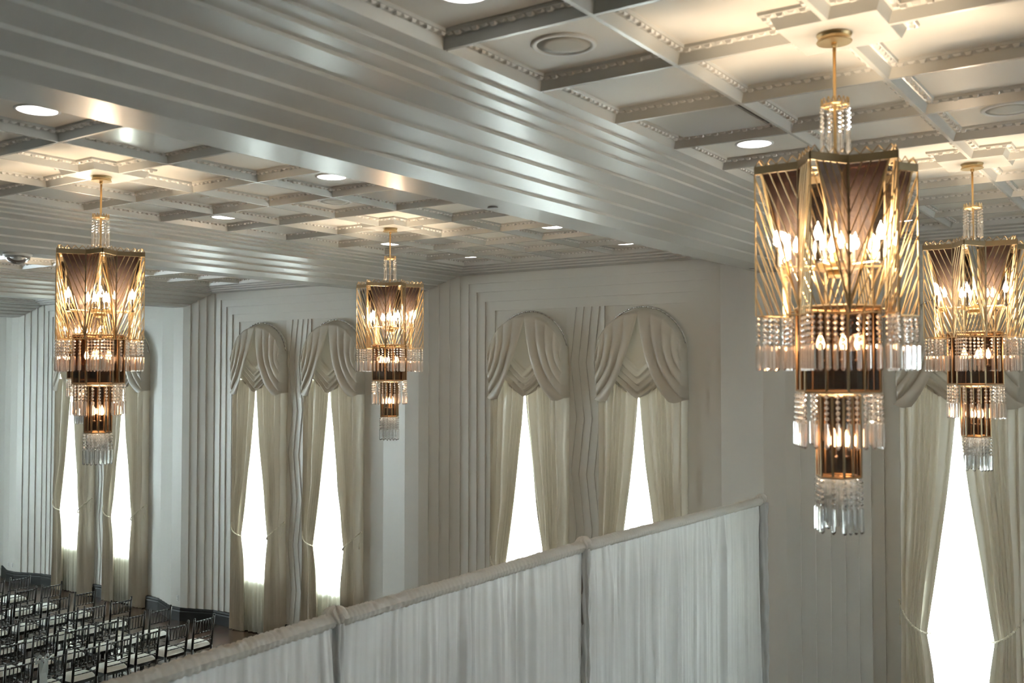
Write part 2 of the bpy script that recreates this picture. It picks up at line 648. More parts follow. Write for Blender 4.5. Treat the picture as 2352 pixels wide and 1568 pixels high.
def offset_poly(pts, d):
    """inset an axis aligned ccw polygon by d"""
    n = len(pts)
    out = []
    for i in range(n):
        p0, p1, p2 = pts[i - 1], pts[i], pts[(i + 1) % n]
        e1 = (p1[0] - p0[0], p1[1] - p0[1])
        e2 = (p2[0] - p1[0], p2[1] - p1[1])
        l1 = sqrt(e1[0] ** 2 + e1[1] ** 2)
        l2 = sqrt(e2[0] ** 2 + e2[1] ** 2)
        n1 = (-e1[1] / l1, e1[0] / l1)
        n2 = (-e2[1] / l2, e2[0] / l2)
        out.append((p1[0] + d * (n1[0] + n2[0]), p1[1] + d * (n1[1] + n2[1])))
    return out


def coffer(pts, detail):
    lv = [(0.0, ZF), (0.026, ZF + 0.062), (0.033, ZF + 0.064), (0.078, ZF + 0.071), (0.082, ZF + 0.090)]
    rings = [[(x, y, z) for x, y in offset_poly(pts, d)] for d, z in lv]
    n = len(pts)
    for a, q in zip(rings, rings[1:]):
        for k in range(n):
            j = (k + 1) % n
            ce.poly([a[k], a[j], q[j], q[k]])
    cp.poly(rings[-1][::-1])
    if detail:
        mid = offset_poly(pts, 0.054)
        for k in range(n):
            p, q = Vector(mid[k]), Vector(mid[(k + 1) % n])
            L = (q - p).length
            m = max(2, int(L / 0.062))
            dr = (q - p) / L
            ang = atan2(dr.y, dr.x)
            for t in range(m):
                o = p + dr * (L * (t + 0.5) / m)
                # egg: low poly squashed dome; dart: small wedge
                i = len(cm.v)
                egg = (t % 2 == 0)
                lw = 0.022 if egg else 0.026
                wd = 0.017
                zz = ZF + 0.067
                ex = Vector((dr.x, dr.y)) * lw
                ey = Vector((-dr.y, dr.x)) * wd
                cm.v += [(o.x - ex.x - ey.x, o.y - ex.y - ey.y, zz), (o.x + ex.x - ey.x, o.y + ex.y - ey.y, zz),
                         (o.x + ex.x + ey.x, o.y + ex.y + ey.y, zz + 0.004), (o.x - ex.x + ey.x, o.y - ex.y + ey.y, zz + 0.004)]
                s = 0.6 if egg else 0.35
                hz = zz - (0.015 if egg else 0.009)
                cm.v += [(o.x + s * (a * ex.x + c_ * ey.x), o.y + s * (a * ex.y + c_ * ey.y), hz) for a, c_ in ((-1, -1), (1, -1), (1, 1), (-1, 1))]
                for q4 in ((4, 5, 6, 7), (0, 1, 5, 4), (1, 2, 6, 5), (2, 3, 7, 6), (3, 0, 4, 7)):
                    cm.f.append([i + a for a in q4])


CH = []      # chandelier crossings
RW = 0.014   # half width of a rib's underside
PAD = 0.27
RINGS = [(0.0, 7.560), (0.135, 7.553), (0.136, 7.531), (0.255, 7.524), (0.256, 7.502), (0.405, 7.495), (0.406, 7.473), (0.665, 7.462)]
for bi, c in enumerate(BC):
    x0, x1 = c - 2.0, c + 2.0
    for (d0, z0), (d1, z1) in zip(RINGS, RINGS[1:]):
        ring(x0, x1, FY0, FY1, d0, z0, d1, z1)
    pads = [(c, FY1 - 8 * CY), (c, FY1 - 4 * CY)]
    # rib undersides
    for i in range(1, 4):
        ce.poly([(x0 + i - RW, FY0, ZF), (x0 + i + RW, FY0, ZF), (x0 + i + RW, FY1, ZF), (x0 + i - RW, FY1, ZF)])
    for j in range(1, NY):
        y = FY0 + j * CY
        for i in range(4):
            ce.poly([(x0 + i + RW, y - RW, ZF), (x0 + i + 1 - RW, y - RW, ZF), (x0 + i + 1 - RW, y + RW, ZF), (x0 + i + RW, y + RW, ZF)])
    for px, py in pads:
        for sx in (-1, 1):
            for sy in (-1, 1):
                xs_ = sorted((px + sx * RW, px + sx * PAD))
                ys_ = sorted((py + sy * RW, py + sy * PAD))
                ce.poly([(xs_[0], ys_[0], ZF), (xs_[1], ys_[0], ZF), (xs_[1], ys_[1], ZF), (xs_[0], ys_[1], ZF)])
    for i in range(4):
        for j in range(NY):
            xa, xb = x0 + i + (RW if i else 0), x0 + i + 1 - (RW if i < 3 else 0)
            ya, yb = FY0 + j * CY + (RW if j else 0), FY0 + (j + 1) * CY - (RW if j < NY - 1 else 0)
            pts = [(xa, ya), (xb, ya), (xb, yb), (xa, yb)]
            for px, py in pads:
                for k, (cx_, cy_) in enumerate(list(pts)):
                    if len(pts) == 4 and abs(cx_ - px) < 0.03 and abs(cy_ - py) < 0.03:
                        qx = px + (PAD if cx_ > px else -PAD)
                        qy = py + (PAD if cy_ > py else -PAD)
                        if k == 0:
                            rep = [(xa, qy), (qx, qy), (qx, ya)]
                        elif k == 1:
                            rep = [(qx, ya), (qx, qy), (xb, qy)]
                        elif k == 2:
                            rep = [(xb, qy), (qx, qy), (qx, yb)]
                        else:
                            rep = [(qx, yb), (qx, qy), (xa, qy)]
                        pts = pts[:k] + rep + pts[k + 1:]
                        break
            ymid = (ya + yb) / 2
            det = ymid > 1.5 and (bi in (1, 2) or (bi in (3, 4) and ymid > 4))
            coffer(pts, det)
ceil = ce.build('ceiling', M['ceil'])
tag(ceil, 'off-white coffered ceiling with stepped borders', kind='structure')
tag(cp.build('trim_2', M['panelc']), 'flat plaster panels inside the ceiling coffers', kind='structure')
tag(cm.build('trim_3', M['mould']), 'egg and dart moulding around the ceiling coffers', kind='structure')

# beams between the bays
bm_ = MB()
ZB = 7.16
for p in PX:
    pts = [(0.205, ZB)]
    run = (PITCH / 2 - 2.665 - 0.205) / 4
    z = ZB
    x = 0.205
    sl = (7.462 - ZB - 4 * 0.024) / 4
    for k in range(4):
        x += run
        z += sl
        pts.append((x, z))
        z += 0.024
        pts.append((x + 0.001, z))
    prof = [(-o, zz) for o, zz in pts][::-1] + [(o, zz) for o, zz in pts]
    for (xa, za), (xb, zb) in zip(prof, prof[1:]):
        bm_.poly([(p + xa, YB, za), (p + xb, YB, zb), (p + xb, YW, zb), (p + xa, YW, za)])
tag(bm_.build('trim_4', M['ceil']), 'stepped ceiling beams running out to the pilasters', kind='structure')
# slab above
b = MB()
b.box(XL - 0.4, XR + 0.4, YB - 0.4, YW + 0.4, 7.76, 7.9)
tag(b.build('trim_5', M['wall']), 'solid slab over the ceiling', kind='structure')

# ================================================================== CEILING FITTINGS
ZP = ZF + 0.090


def downlight_proto():
    r = empty('recessed_downlight', (0, 0, ZP))
    m = MB()
    m.lathe([(0.165, 0.0), (0.165, -0.006), (0.150, -0.010), (0.142, -0.006)], n=32, cap=False)
    m.build('trim_ring', M['plastic'], r, smooth=True)
    m = MB()
    m.lathe([(0.143, -0.0065), (0.08, -0.009), (0.003, -0.010)], n=32)
    m.build('lens', M['led'], r, smooth=True)
    return r


DL = [(-1, 0, 4.03, 'round white downlight at the top edge, above the coffer with the round speaker'),
      (-1, 0, 8.18, 'round white downlight left of the big chandelier crown'),
      (-1, 0, 13.4, 'small white downlight seen just right of the big chandelier cage'),
      (-1, 1, 4.03, 'round white downlight at the far left edge under the big dark beam'),
      (-1, 1, 7.13, 'round white downlight below the big beam, left of the dark-edged panel'),
      (-1, 1, 11.32, 'white downlight in the far right of the middle coffer field, nearer of two'),
      (-1, 1, 13.4, 'white downlight in the far right of the middle coffer field, last before the wall'),
      (1, 1, 8.2, 'white downlight left of the middle, near the stepped second beam'),
      (1, 1, 11.38, 'white downlight directly behind the rod of the middle chandelier'),
      (1, 1, 13.4, 'small white downlight near the wall, right of the middle chandelier rod')]
proto = None
for side, bay, y, lab in DL:
    c = -1.6 - PITCH * bay
    x = c - side * -1.5
    if proto is None:
        proto = downlight_proto()
        o = proto
    else:
        o = copy_tree(proto)
    # side -1 is the right-hand column for the middle bay, left-hand for the right bay
    if bay == 0:
        x = c - 1.5
    else:
        x = c + (1.5 if side == -1 else -1.5)
    o.location = (x, y, ZP)
    tag(o, lab, 'ceiling light', 'recessed downlights')


def speaker_proto():
    r = empty('ceiling_speaker', (0, 0, ZP))
    m = MB()
    m.lathe([(0.20, 0.0), (0.20, -0.008), (0.192, -0.014), (0.170, -0.014), (0.165, -0.006)], n=40, cap=False)
    m.build('rim', M['plastic'], r, smooth=True)
    m = MB()
    m.lathe([(0.166, -0.007), (0.10, -0.010), (0.004, -0.011)], n=40)
    m.build('grille', M['grille'], r, smooth=True)
    return r


sp = speaker_proto()
for i, (x, y, lab) in enumerate([(-3.1, 5.03, 'large round ceiling speaker in the front coffer at the top centre'),
                                 (-1.1, 8.18, 'round ceiling speaker at the right edge, above the second right chandelier'),
                                 (-8.17, 8.18, 'faint round ceiling speaker in the middle coffer field beside a downlight')]):
    o = sp if i == 0 else copy_tree(sp)
    o.location = (x, y, ZP)
    tag(o, lab, 'speaker', 'round ceiling speakers')


def panel_proto():
    r = empty('access_panel', (0, 0, ZP))
    m = MB()
    m.box(-0.385, 0.385, -0.405, 0.405, -0.012, 0.0)
    m.build('shadow_gap', M['gap'], r)
    m = MB()
    m.box(-0.365, 0.365, -0.380, 0.380, -0.030, -0.013)
    m.build('panel', M['access'], r)
    return r


ap = panel_proto()
for i, (x, y, lab) in enumerate([(-7.17, 5.03, 'glossy dark-edged square panel with a bright reflection beside the big beam'),
                                 (-7.17, 8.18, 'glossy dark-edged panel between two downlights under the big beam'),
                                 (-10.17, 6.08, 'glossy dark-edged panel behind the rod of the left chandelier'),
                                 (-3.1, 7.13, 'glossy dark-edged panel above the downlight left of the big chandelier'),
                                 (-10.17, 9.23, 'glossy dark-edged panel left of the middle chandelier canopy'),
                                 (-9.17, 11.32, 'grey dark-edged panel just right of the middle chandelier rod')]):
    o = ap if i == 0 else copy_tree(ap)
    o.location = (x, y, ZP)
    tag(o, lab, 'ceiling panel', 'dark-edged access panels in the coffers')

for i, (x, y, z, lab) in enumerate([(-5.2, 7.2, ZB, 'small flush sprinkler cover on the big beam, centre of the photo'),
                                    (-5.2, 13.6, ZB, 'small dark sprinkler cover on the big beam close to the wall'),
                                    (-9.17, 7.13, ZP, 'small round sprinkler cover in a coffer left of the middle chandelier')]):
    m = MB()
    m.lathe([(0.045, 0.0), (0.05, -0.006), (0.046, -0.012), (0.004, -0.013)], n=24)
    o = m.build('sprinkler_cover', M['steel'] if z == ZB else M['plastic'], smooth=True)
    o.location = (x, y, z)
    tag(o, lab, 'sprinkler cover', 'sprinkler covers')

# glass dome fitting on the far beam
r = empty('dome_camera', (-12.25 - 0.0, 0, 0))
r.location = (-12.2, 6.63, ZB)
m = MB()
m.lathe([(0.17, 0.0), (0.17, -0.02), (0.155, -0.03)], n=28)
m.build('base_ring', M['plastic'], r, smooth=True)
m = MB()
m.lathe([(0.15, -0.03), (0.14, -0.07), (0.10, -0.11), (0.05, -0.13), (0.01, -0.135)], n=28)
m.build('dome', M['crystal'], r, smooth=True)
m = MB()
m.ball((0, 0, -0.07), 0.055, 14, 8)
m.build('lens_ball', M['plastic'], r, smooth=True)
tag(r, 'clear glass dome fitting under the second beam left of the left chandelier', 'ceiling fitting')

# wall outlets
for i, (x, z, lab) in enumerate([(-19.20, 0.50, 'white outlet plate on the pilaster beside the left pair of windows'),
                                 (-26.50, 0.46, 'white outlet plate at the far left, left one of two'),
                                 (-26.30, 0.46, 'white outlet plate at the far left, right one of two')]):
    r = empty('wall_outlet', (x, PF if i == 0 else PF, z))
    m = MB()
    m.box(-0.037, 0.037, -0.008, 0.0, -0.06, 0.06)
    m.build('cover_plate', M['plastic'], r)
    for zz in (-0.025, 0.025):
        m = MB()
        m.box(-0.017, 0.017, -0.011, -0.0085, zz - 0.016, zz + 0.016)
        m.build('socket', M['grille'], r)
    tag(r, lab, 'outlet')

# ================================================================== CHANDELIERS
RT, RC = 0.445, 0.268       # star tip and hollow radii
ZTOP, ZBOT = -0.765, -1.585   # band centre and cage foot, below the ceiling line


def star(k, rt=RT, rc=RC):
    a = radians(-90 + 30 * k)
    r_ = rt if k % 2 == 0 else rc
    return Vector((r_ * cos(a), r_ * sin(a), 0))


def bar(m, p, q, wd, th=None):
    """square bar"""
    th = th or wd
    p = Vector(p)
    q = Vector(q)
    m.tube(p, q, wd * 0.7, n=4)


def zigzag(m, p, q, z, n, h, r_):
    for k in range(n):
        a = p.lerp(q, k / n)
        c = p.lerp(q, (k + 1) / n)
        mid = (a + c) / 2
        m.tube((a.x, a.y, z), (mid.x, mid.y, z + h), r_, n=4)
        m.tube((mid.x, mid.y, z + h), (c.x, c.y, z), r_, n=4)


def strand_mesh(nbead, rb, lp, rp):
    """beads then a long prism, hanging from the local origin"""
    m = MB()
    z = -0.008
    for k in range(nbead):
        m.lathe([(rb * 0.12, z), (rb * 0.75, z - rb * 0.55), (rb, z - rb), (rb * 0.75, z - rb * 1.45), (rb * 0.12, z - rb * 2)], n=6)
        z -= rb * 2 + 0.003
    m.lathe([(rp * 0.2, z), (rp, z - 0.012), (rp, z - lp + 0.012), (rp * 0.35, z - lp)], n=6)
    me = bpy.data.meshes.new('crystal_strand')
    me.from_pydata(m.v, [], m.f)
    me.materials.append(M['crystal'])
    return me


ST1 = strand_mesh(5, 0.0135, 0.148, 0.0145)
ST0 = strand_mesh(5, 0.0115, 0.135, 0.0105)


def strand(me, root, p, z):
    o = bpy.data.objects.new('crystal_strand', me)
    COL.objects.link(o)
    o.parent = root
    o.location = (p.x, p.y, z)
    return o


def chandelier_proto():
    r = empty('crystal_chandelier', (0, 0, ZF))
    m = MB()
    m.lathe([(0.094, 0.0), (0.096, -0.006), (0.088, -0.02), (0.088, -0.032), (0.097, -0.044), (0.094, -0.048), (0.01, -0.049)], n=36)
    m.build('canopy', M['gold'], r, smooth=False)
    m = MB()
    m.tube((0, 0, -0.048), (0, 0, -1.32), 0.0095, n=12)
    m.lathe([(0.016, -0.048), (0.016, -0.07), (0.010, -0.075)], n=12)
    m.build('rod', M['gold'], r, smooth=True)
    # small crown with eight strands
    m = MB()
    oc = [Vector((0.078 * cos(2 * pi * k / 8), 0.078 * sin(2 * pi * k / 8), 0)) for k in range(8)]
    for k in range(8):
        p, q = oc[k], oc[(k + 1) % 8]
        m.tube((p.x, p.y, -0.405), (q.x, q.y, -0.405), 0.006, n=4)
        zigzag(m, p, q, -0.402, 2, 0.036, 0.0032)
        if k % 2 == 0:
            m.tube((0, 0, -0.405), (p.x, p.y, -0.405), 0.004, n=4)
    m.build('small_crown', M['gold'], r)
    for k in range(8):
        strand(ST0, r, oc[k] * 0.97, -0.41)
    # star crown band
    m = MB()
    for k in range(12):
        p, q = star(k), star(k + 1)
        d = (q - p).normalized()
        nrm = Vector((d.y, -d.x, 0)) * 0.006
        zt, zb = ZTOP + 0.022, ZTOP - 0.022
        for s in (-1, 1):
            a, c = p + nrm * s, q + nrm * s
            m.poly([(a.x, a.y, zb), (c.x, c.y, zb), (c.x, c.y, zt), (a.x, a.y, zt)])
        m.poly([tuple(p + nrm + Vector((0, 0, zt))), tuple(q + nrm + Vector((0, 0, zt))), tuple(q - nrm + Vector((0, 0, zt))), tuple(p - nrm + Vector((0, 0, zt)))])
        m.poly([tuple(p + nrm + Vector((0, 0, zb))), tuple(q + nrm + Vector((0, 0, zb))), tuple(q - nrm + Vector((0, 0, zb))), tuple(p - nrm + Vector((0, 0, zb)))])
        zigzag(m, p, q, zt, 4, 0.036, 0.0035)
    m.build('star_crown', M['golddark'], r)
    # internal spokes carrying the cage
    m = MB()
    for k in range(1, 12, 2):
        q = star(k)
        m.tube((0, 0, ZTOP), (q.x, q.y, ZTOP), 0.005, n=4)
        q2 = star(k)
        m.tube((0, 0, ZBOT + 0.03), (q2.x, q2.y, ZBOT + 0.03), 0.005, n=4)
    m.build('spoke_frame', M['golddark'], r)
    # uprights
    for k in range(12):
        p = star(k)
        m = MB()
        if k % 2 == 0:
            m.tube((p.x, p.y, ZTOP - 0.02), (p.x, p.y, ZBOT), 0.0048, n=6)
        else:
            m.tube((p.x, p.y, ZTOP - 0.02), (p.x, p.y, ZBOT), 0.009, n=4)
        m.build('upright', M['gold'] if k % 2 == 0 else M['golddark'], r)
    # lattice faces and smoked glass
    for k in range(12):
        tip, hol = (k, k + 1) if k % 2 == 0 else (k + 1, k)
        p, q = star(tip), star(hol)
        m = MB()
        H = ZTOP - ZBOT - 0.02
        drop = 0.60
        st = 0.112
        zt = ZTOP - 0.02
        for i in range(-4, 8):
            z0 = zt - st * i - 0.02
            z1 = z0 - drop
            ta, tb = 0.0, 1.0
            if z0 > zt:
                ta = (z0 - zt) / drop
            if z1 < ZBOT:
                tb = (z0 - ZBOT) / drop
            if tb - ta < 0.04:
                continue
            A = p.lerp(q, ta)
            B = p.lerp(q, tb)
            m.tube((A.x, A.y, z0 - drop * ta), (B.x, B.y, z0 - drop * tb), 0.0037, n=5)
        m.tube((p.x, p.y, ZBOT), (q.x, q.y, ZBOT), 0.0035, n=5)
        m.build('lattice', M['gold'], r)
        g = MB()
        A = p.lerp(q, 0.16) * 0.985
        B = q * 0.985
        g.poly([(A.x, A.y, ZTOP - 0.024), (B.x, B.y, ZTOP - 0.024), (B.x, B.y, ZBOT + 0.01)])
        nn = (B - A).normalized().cross(Vector((0, 0, 1))) * 0.004
        g.poly([(A.x + nn.x, A.y + nn.y, ZTOP - 0.024), (B.x + nn.x, B.y + nn.y, ZTOP - 0.024), (B.x + nn.x, B.y + nn.y, ZBOT + 0.01)])
        gp = g.build('glass_panel', M['smoke'], r)
        e = MB()
        e.tube((A.x, A.y, ZTOP - 0.024), (B.x, B.y, ZBOT + 0.01), 0.0065, n=4)
        e.build('edge_strip', M['gold'], gp)
    # lamp plate and candles
    m = MB()
    m.lathe([(0.115, -1.29), (0.118, -1.30), (0.118, -1.325), (0.10, -1.332), (0.01, -1.333)], n=28)
    m.lathe([(0.05, -1.333), (0.06, -1.36), (0.02, -1.375)], n=20)
    for k in range(6):
        a = radians(-90 + 60 * k)
        m.tube((0.10 * cos(a), 0.10 * sin(a), -1.31), (0.325 * cos(a), 0.325 * sin(a), -1.31), 0.006, n=6)
    m.build('lamp_plate', M['gold'], r)
    cps = [(0.325, -90 + 60 * k, -1.31, 0.115) for k in range(6)] + [(0.105, -60 + 60 * k, -1.29, 0.07) for k in range(6)]

    def candle(rad, ang, z, hh, zl=0.06):
        a = radians(ang)
        x, y = rad * cos(a), rad * sin(a)
        m = MB()
        m.tube((x, y, z), (x, y, z + hh), 0.011, n=10)
        m.lathe([(0.006, z - 0.012), (0.02, z - 0.002), (0.02, z + 0.006), (0.011, z + 0.01)], (x, y, 0), n=12)
        cn = m.build('candle', M['candle'], r)
        m = MB()
        zz = z + hh
        m.lathe([(0.010, zz), (0.020, zz + 0.018), (0.022, zz + 0.036), (0.015, zz + 0.062), (0.005, zz + 0.085), (0.001, zz + 0.098)], (x, y, 0), n=10)
        m.build('bulb', M['bulb'], cn, smooth=True)
    for a in cps:
        candle(*a)

    def lantern(R, z0, z1, zc, nb, rb):
        m = MB()
        hexa = [Vector((R * cos(radians(-60 + 60 * k)), R * sin(radians(-60 + 60 * k)), 0)) for k in range(6)]
        wbar = 0.0075
        for k in range(6):
            p, q = hexa[k], hexa[(k + 1) % 6]
            m.tube((p.x, p.y, z0), (p.x, p.y, z1), wbar, n=4)
            mid = (p + q) / 2
            m.tube((mid.x, mid.y, z0), (mid.x, mid.y, z1), wbar, n=4)
            for z in (z0, z1):
                m.tube((p.x, p.y, z), (q.x, q.y, z), wbar * 1.1, n=4)
        for z in (z1,):
            for k in range(3):
                p, q = hexa[k], hexa[k + 3]
                m.tube((p.x, p.y, z), (q.x, q.y, z), 0.004, n=4)
        fr = m.build('lantern_frame', M['golddark'], r)
        for k in range(6):
            p, q = hexa[k] * 0.985, hexa[(k + 1) % 6] * 0.985
            g = MB()
            g.poly([(p.x, p.y, z0), (q.x, q.y, z0), (q.x, q.y, z1), (p.x, p.y, z1)])
            g.build('glass_pane', M['darkglass'], fr)
        for k in range(nb):
            candle(rb, 360 / nb * k + 15, zc - 0.07, 0.06)
        return hexa

    h1 = lantern(0.232, -1.540, -2.005, -1.765, 5, 0.11)
    h2 = lantern(0.122, -2.03, -2.475, -2.30, 3, 0.045)
    # strands: star outline, then the two lanterns
    cnt = 0
    for k in range(12):
        p, q = star(k), star(k + 1)
        for t in ((0.02, 0.22, 0.42, 0.62, 0.82) if k % 2 == 0 else (0.20, 0.40, 0.60, 0.80)):
            a = p.lerp(q, t) * 0.985
            strand(ST1, r, a, ZBOT)
    for k in range(6):
        p, q = h1[k], h1[(k + 1) % 6]
        for t in (0.0, 0.25, 0.5, 0.75):
            strand(ST1, r, p.lerp(q, t) * 1.02, -2.01)
    for k in range(6):
        p, q = h2[k], h2[(k + 1) % 6]
        for t in ((0.0, 0.5) if k % 3 else (0.0, 0.33, 0.66)):
            strand(ST1, r, p.lerp(q, t) * 1.0, -2.478)
    m = MB()
    rc = random.Random(3)
    for q in range(90):
        a, rr_, zz = rc.uniform(0, 2 * pi), 0.098 * sqrt(rc.random()), rc.uniform(-2.64, -2.49)
        m.ball((rr_ * cos(a), rr_ * sin(a), zz), 0.012, 6, 4)
    for q in range(14):
        a = 2 * pi * q / 14
        m.tube((0.085 * cos(a), 0.085 * sin(a), -2.48), (0.085 * cos(a), 0.085 * sin(a), -2.74), 0.011, n=6)
    tag(m.build('bead_cluster', M['crystal'], r), kind='stuff')
    # real lamp light of the bulbs
    for (z, en, rad) in ((-1.15, 74, 0.10), (-1.72, 18, 0.05), (-2.28, 10, 0.03)):
        l = bpy.data.lights.new('lamp_light', 'POINT')
        l.energy = en
        l.color = (1.0, 0.78, 0.54)
        l.shadow_soft_size = rad
        lo = bpy.data.objects.new('lamp_light', l)
        COL.objects.link(lo)
        lo.parent = r
        lo.location = (0, 0, z)
    return r


cproto = chandelier_proto()
CHS = [(-1.625, 5.53, 'largest brass star chandelier with crystal tiers, in front of the pilaster on the right'),
       (-1.62, 9.71, 'second brass star chandelier cut by the right edge, in front of the swagged window'),
       (-8.68, 5.53, 'brass star chandelier on the left, hanging in front of the leftmost windows'),
       (-8.68, 9.71, 'smallest fully seen star chandelier, beside the second window of the middle'),
       (-15.74, 9.71, 'distant star chandelier mostly hidden behind the left chandelier')]
for i, (x, y, lab) in enumerate(CHS):
    o = cproto if i == 0 else copy_tree(cproto)
    o.location = (x, y, ZF)
    tag(o, lab, 'chandelier', 'brass and crystal chandeliers')


# ================================================================== CURTAINS
def fold(t):
    """rounded pleat with a tight valley"""
    s_ = abs(sin(pi * t))
    return s_ ** 0.62


def curtain_mesh(side, seed):
    rnd = random.Random(seed)
    npl = rnd.choice((6, 7))
    ph = rnd.random()
    k1, k2 = rnd.uniform(-0.3, 0.3), rnd.uniform(0, 6)
    ztop, ztie = 5.50, 2.08

    def fn(u, v):
        z = ztop + (0.015 - ztop) * v
        # edges
        if z > ztie:
            t = min(1.0, max(0.0, (5.35 - z) / (5.35 - ztie)))
            xi = 0.0 + 0.42 * t ** 1.25 + 0.03 * sin(pi * t) * 0
            xo = 0.80 - 0.03 * t
        else:
            t = (ztie - z) / ztie
            xi = 0.42 - 0.10 * sin(min(1, t * 2.2) * pi / 2)
            xo = 0.77 + 0.06 * t
        zz = z
        # tie rises outwards
        if abs(z - ztie) < 1.2:
            wgt = 1 - abs(z - ztie) / 1.2
            zz = z + wgt * 0.30 * u ** 1.3
        near = math.exp(-((z - ztie) / 0.28) ** 2)
        A = 0.085 * (1 - 0.50 * near)
        x = xi + (xo - xi) * u
        uu = u + 0.045 * sin(2 * pi * 1.5 * u + k2) + 0.02 * sin(7.3 * u + k2) + 0.006 * sin(3 * z + k2) + 0.012 * noise.noise(Vector((u * 3, z * 0.9, seed)))
        d = fold(uu * npl + ph)
        d2 = 0.018 * noise.noise(Vector((u * 6, z * 1.3, seed + 9)))
        bl = 0.05 * math.exp(-((z - ztie - 0.45) / 0.5) ** 2)
        y = -0.03 - A * d - bl * sin(pi * u) + d2 * 0.8 - 0.05 * near
        x += 0.010 * sin(2 * pi * (uu * npl + ph))
        if u > 0.93:
            q = (u - 0.93) / 0.07
            y = y * (1 - q) + 0.114 * q
        return (side * x, y, max(zz, 0.012))
    m = MB()
    m.grid(fn, 110, 70)
    return m


def tie_mesh(side):
    pts = []
    P0 = Vector((0.80, 0.02, 2.46))
    P1 = Vector((0.70, -0.27, 2.26))
    P2 = Vector((0.48, -0.30, 2.10))
    P3 = Vector((0.39, -0.04, 2.075))
    n = 30
    m = MB()
    for k in range(n + 1):
        t = k / n
        p = P0 * (1 - t) ** 3 + P1 * 3 * t * (1 - t) ** 2 + P2 * 3 * t * t * (1 - t) + P3 * t ** 3
        m.ball((side * p.x, p.y, p.z), 0.017 if k % 2 == 0 else 0.013, 7, 4)
    m.ball((side * P0.x, P0.y, P0.z), 0.02, 8, 5)
    # short tassel
    m.tube((side * 0.79, -0.01, 2.44), (side * 0.785, -0.02, 2.25), 0.004, n=6)
    m.lathe([(0.005, 2.25), (0.012, 2.235), (0.013, 2.13), (0.003, 2.128)], (side * 0.785, -0.02, 0), n=8)
    return m


def swag_side(side, seed):
    """one side drape of the valance"""
    rnd = random.Random(seed)
    npl = 5.0
    R = WR + 0.07

    def bez(a, b, c, t):
        return a * (1 - t) ** 2 + b * 2 * t * (1 - t) + c * t * t

    def fn(u, v):
        th = u * radians(88)
        Spt = Vector((R * sin(th) - (0.03 if u < 0.05 else 0), SPR + R * cos(th)))
        e = u
        if e < 0.18:
            tt = e / 0.18
            E = Vector((0.57 + 0.25 * tt, 5.185 - 0.02 * sin(pi * tt) + 0.03 * tt ** 2))
        else:
            tt = (e - 0.18) / 0.82
            E = Vector((R + 0.03 * (1 - tt), 5.215 + (SPR - 0.02 - 5.215) * tt))
        # control: hanging belly pulled to the middle
        C0 = Vector((0.20, 5.58))
        C1 = (Spt + E) / 2
        wq = (1 - u) ** 1.3
        Cc = C0 * wq + C1 * (1 - wq)
        p = bez(Spt, Cc, E, v)
        f_ = fold(u * npl * (1 - 0.15 * v) + 0.25 * sin(2.2 * v))
        env = min(1.0, 0.12 + 2.2 * v) * (1.0 if v < 0.8 else 1 - 2.2 * (v - 0.8))
        d = 0.075 * f_ * env * (1 - 0.5 * u)
        wr = 0.01 * noise.noise(Vector((u * 5, v * 6, seed)))
        y = -0.05 - d + wr - 0.05 * sin(pi * v) * (1 - u * 0.7)
        # return to the wall at the outer edge
        k = max(max(0.0, (u - 0.92) / 0.08), (max(0.0, (v - 0.955) / 0.045) if u > 0.18 else 0.0), max(0.0, 1 - v / 0.035))
        y = (y - 0.045) * (1 - k) + 0.139 * k
        return (side * p.x, y, p.y)
    m = MB()
    m.grid(fn, 90, 50)
    return m


def swag_mid(seed):
    def fn(u, v):
        a = (u - 0.5) * 2            # -1..1
        x = a * 0.56
        zt = SPR + sqrt(max(0.0, (WR + 0.03) ** 2 - x * x)) - 0.02
        zb = 5.235 + 0.34 * abs(a) ** 1.3
        z = zt + (zb - zt) * v
        # swag folds in the lower part: V shaped pleats
        h = z - (5.215 + 0.85 * (sqrt(x * x + 0.0009) - 0.03))
        amt = max(0.0, min(1.0, (0.50 - h) / 0.05)) * (1 - 0.5 * a * a)
        ph = h / 0.125 + 0.25 * noise.noise(Vector((x * 3, z * 2, seed)))
        saw = ph - math.floor(ph)
        tri = (saw / 0.78) if saw < 0.78 else (1 - saw) / 0.22
        y = -0.02 - 0.065 * amt * (1 - tri) - 0.035 * amt - 0.004 * sin(9 * z)
        y -= 0.02 * (1 - a * a) * amt
        return (x, y, z)
    m = MB()
    m.grid(fn, 60, 130)
    return m


def sheer_mesh(seed):
    def fn(u, v):
        x = (u - 0.5) * 2 * (WR + 0.0)
        zt = SPR + sqrt(max(0.0, (WR - 0.01) ** 2 - x * x)) - 0.03
        z = zt + (0.02 - zt) * v
        y = 0.02 * sin(u * 70 + 1.5 * sin(u * 9 + seed)) + 0.012 * sin(u * 31 + seed)
        return (x, y, z)
    m = MB()
    m.grid(fn, 140, 8)
    return m


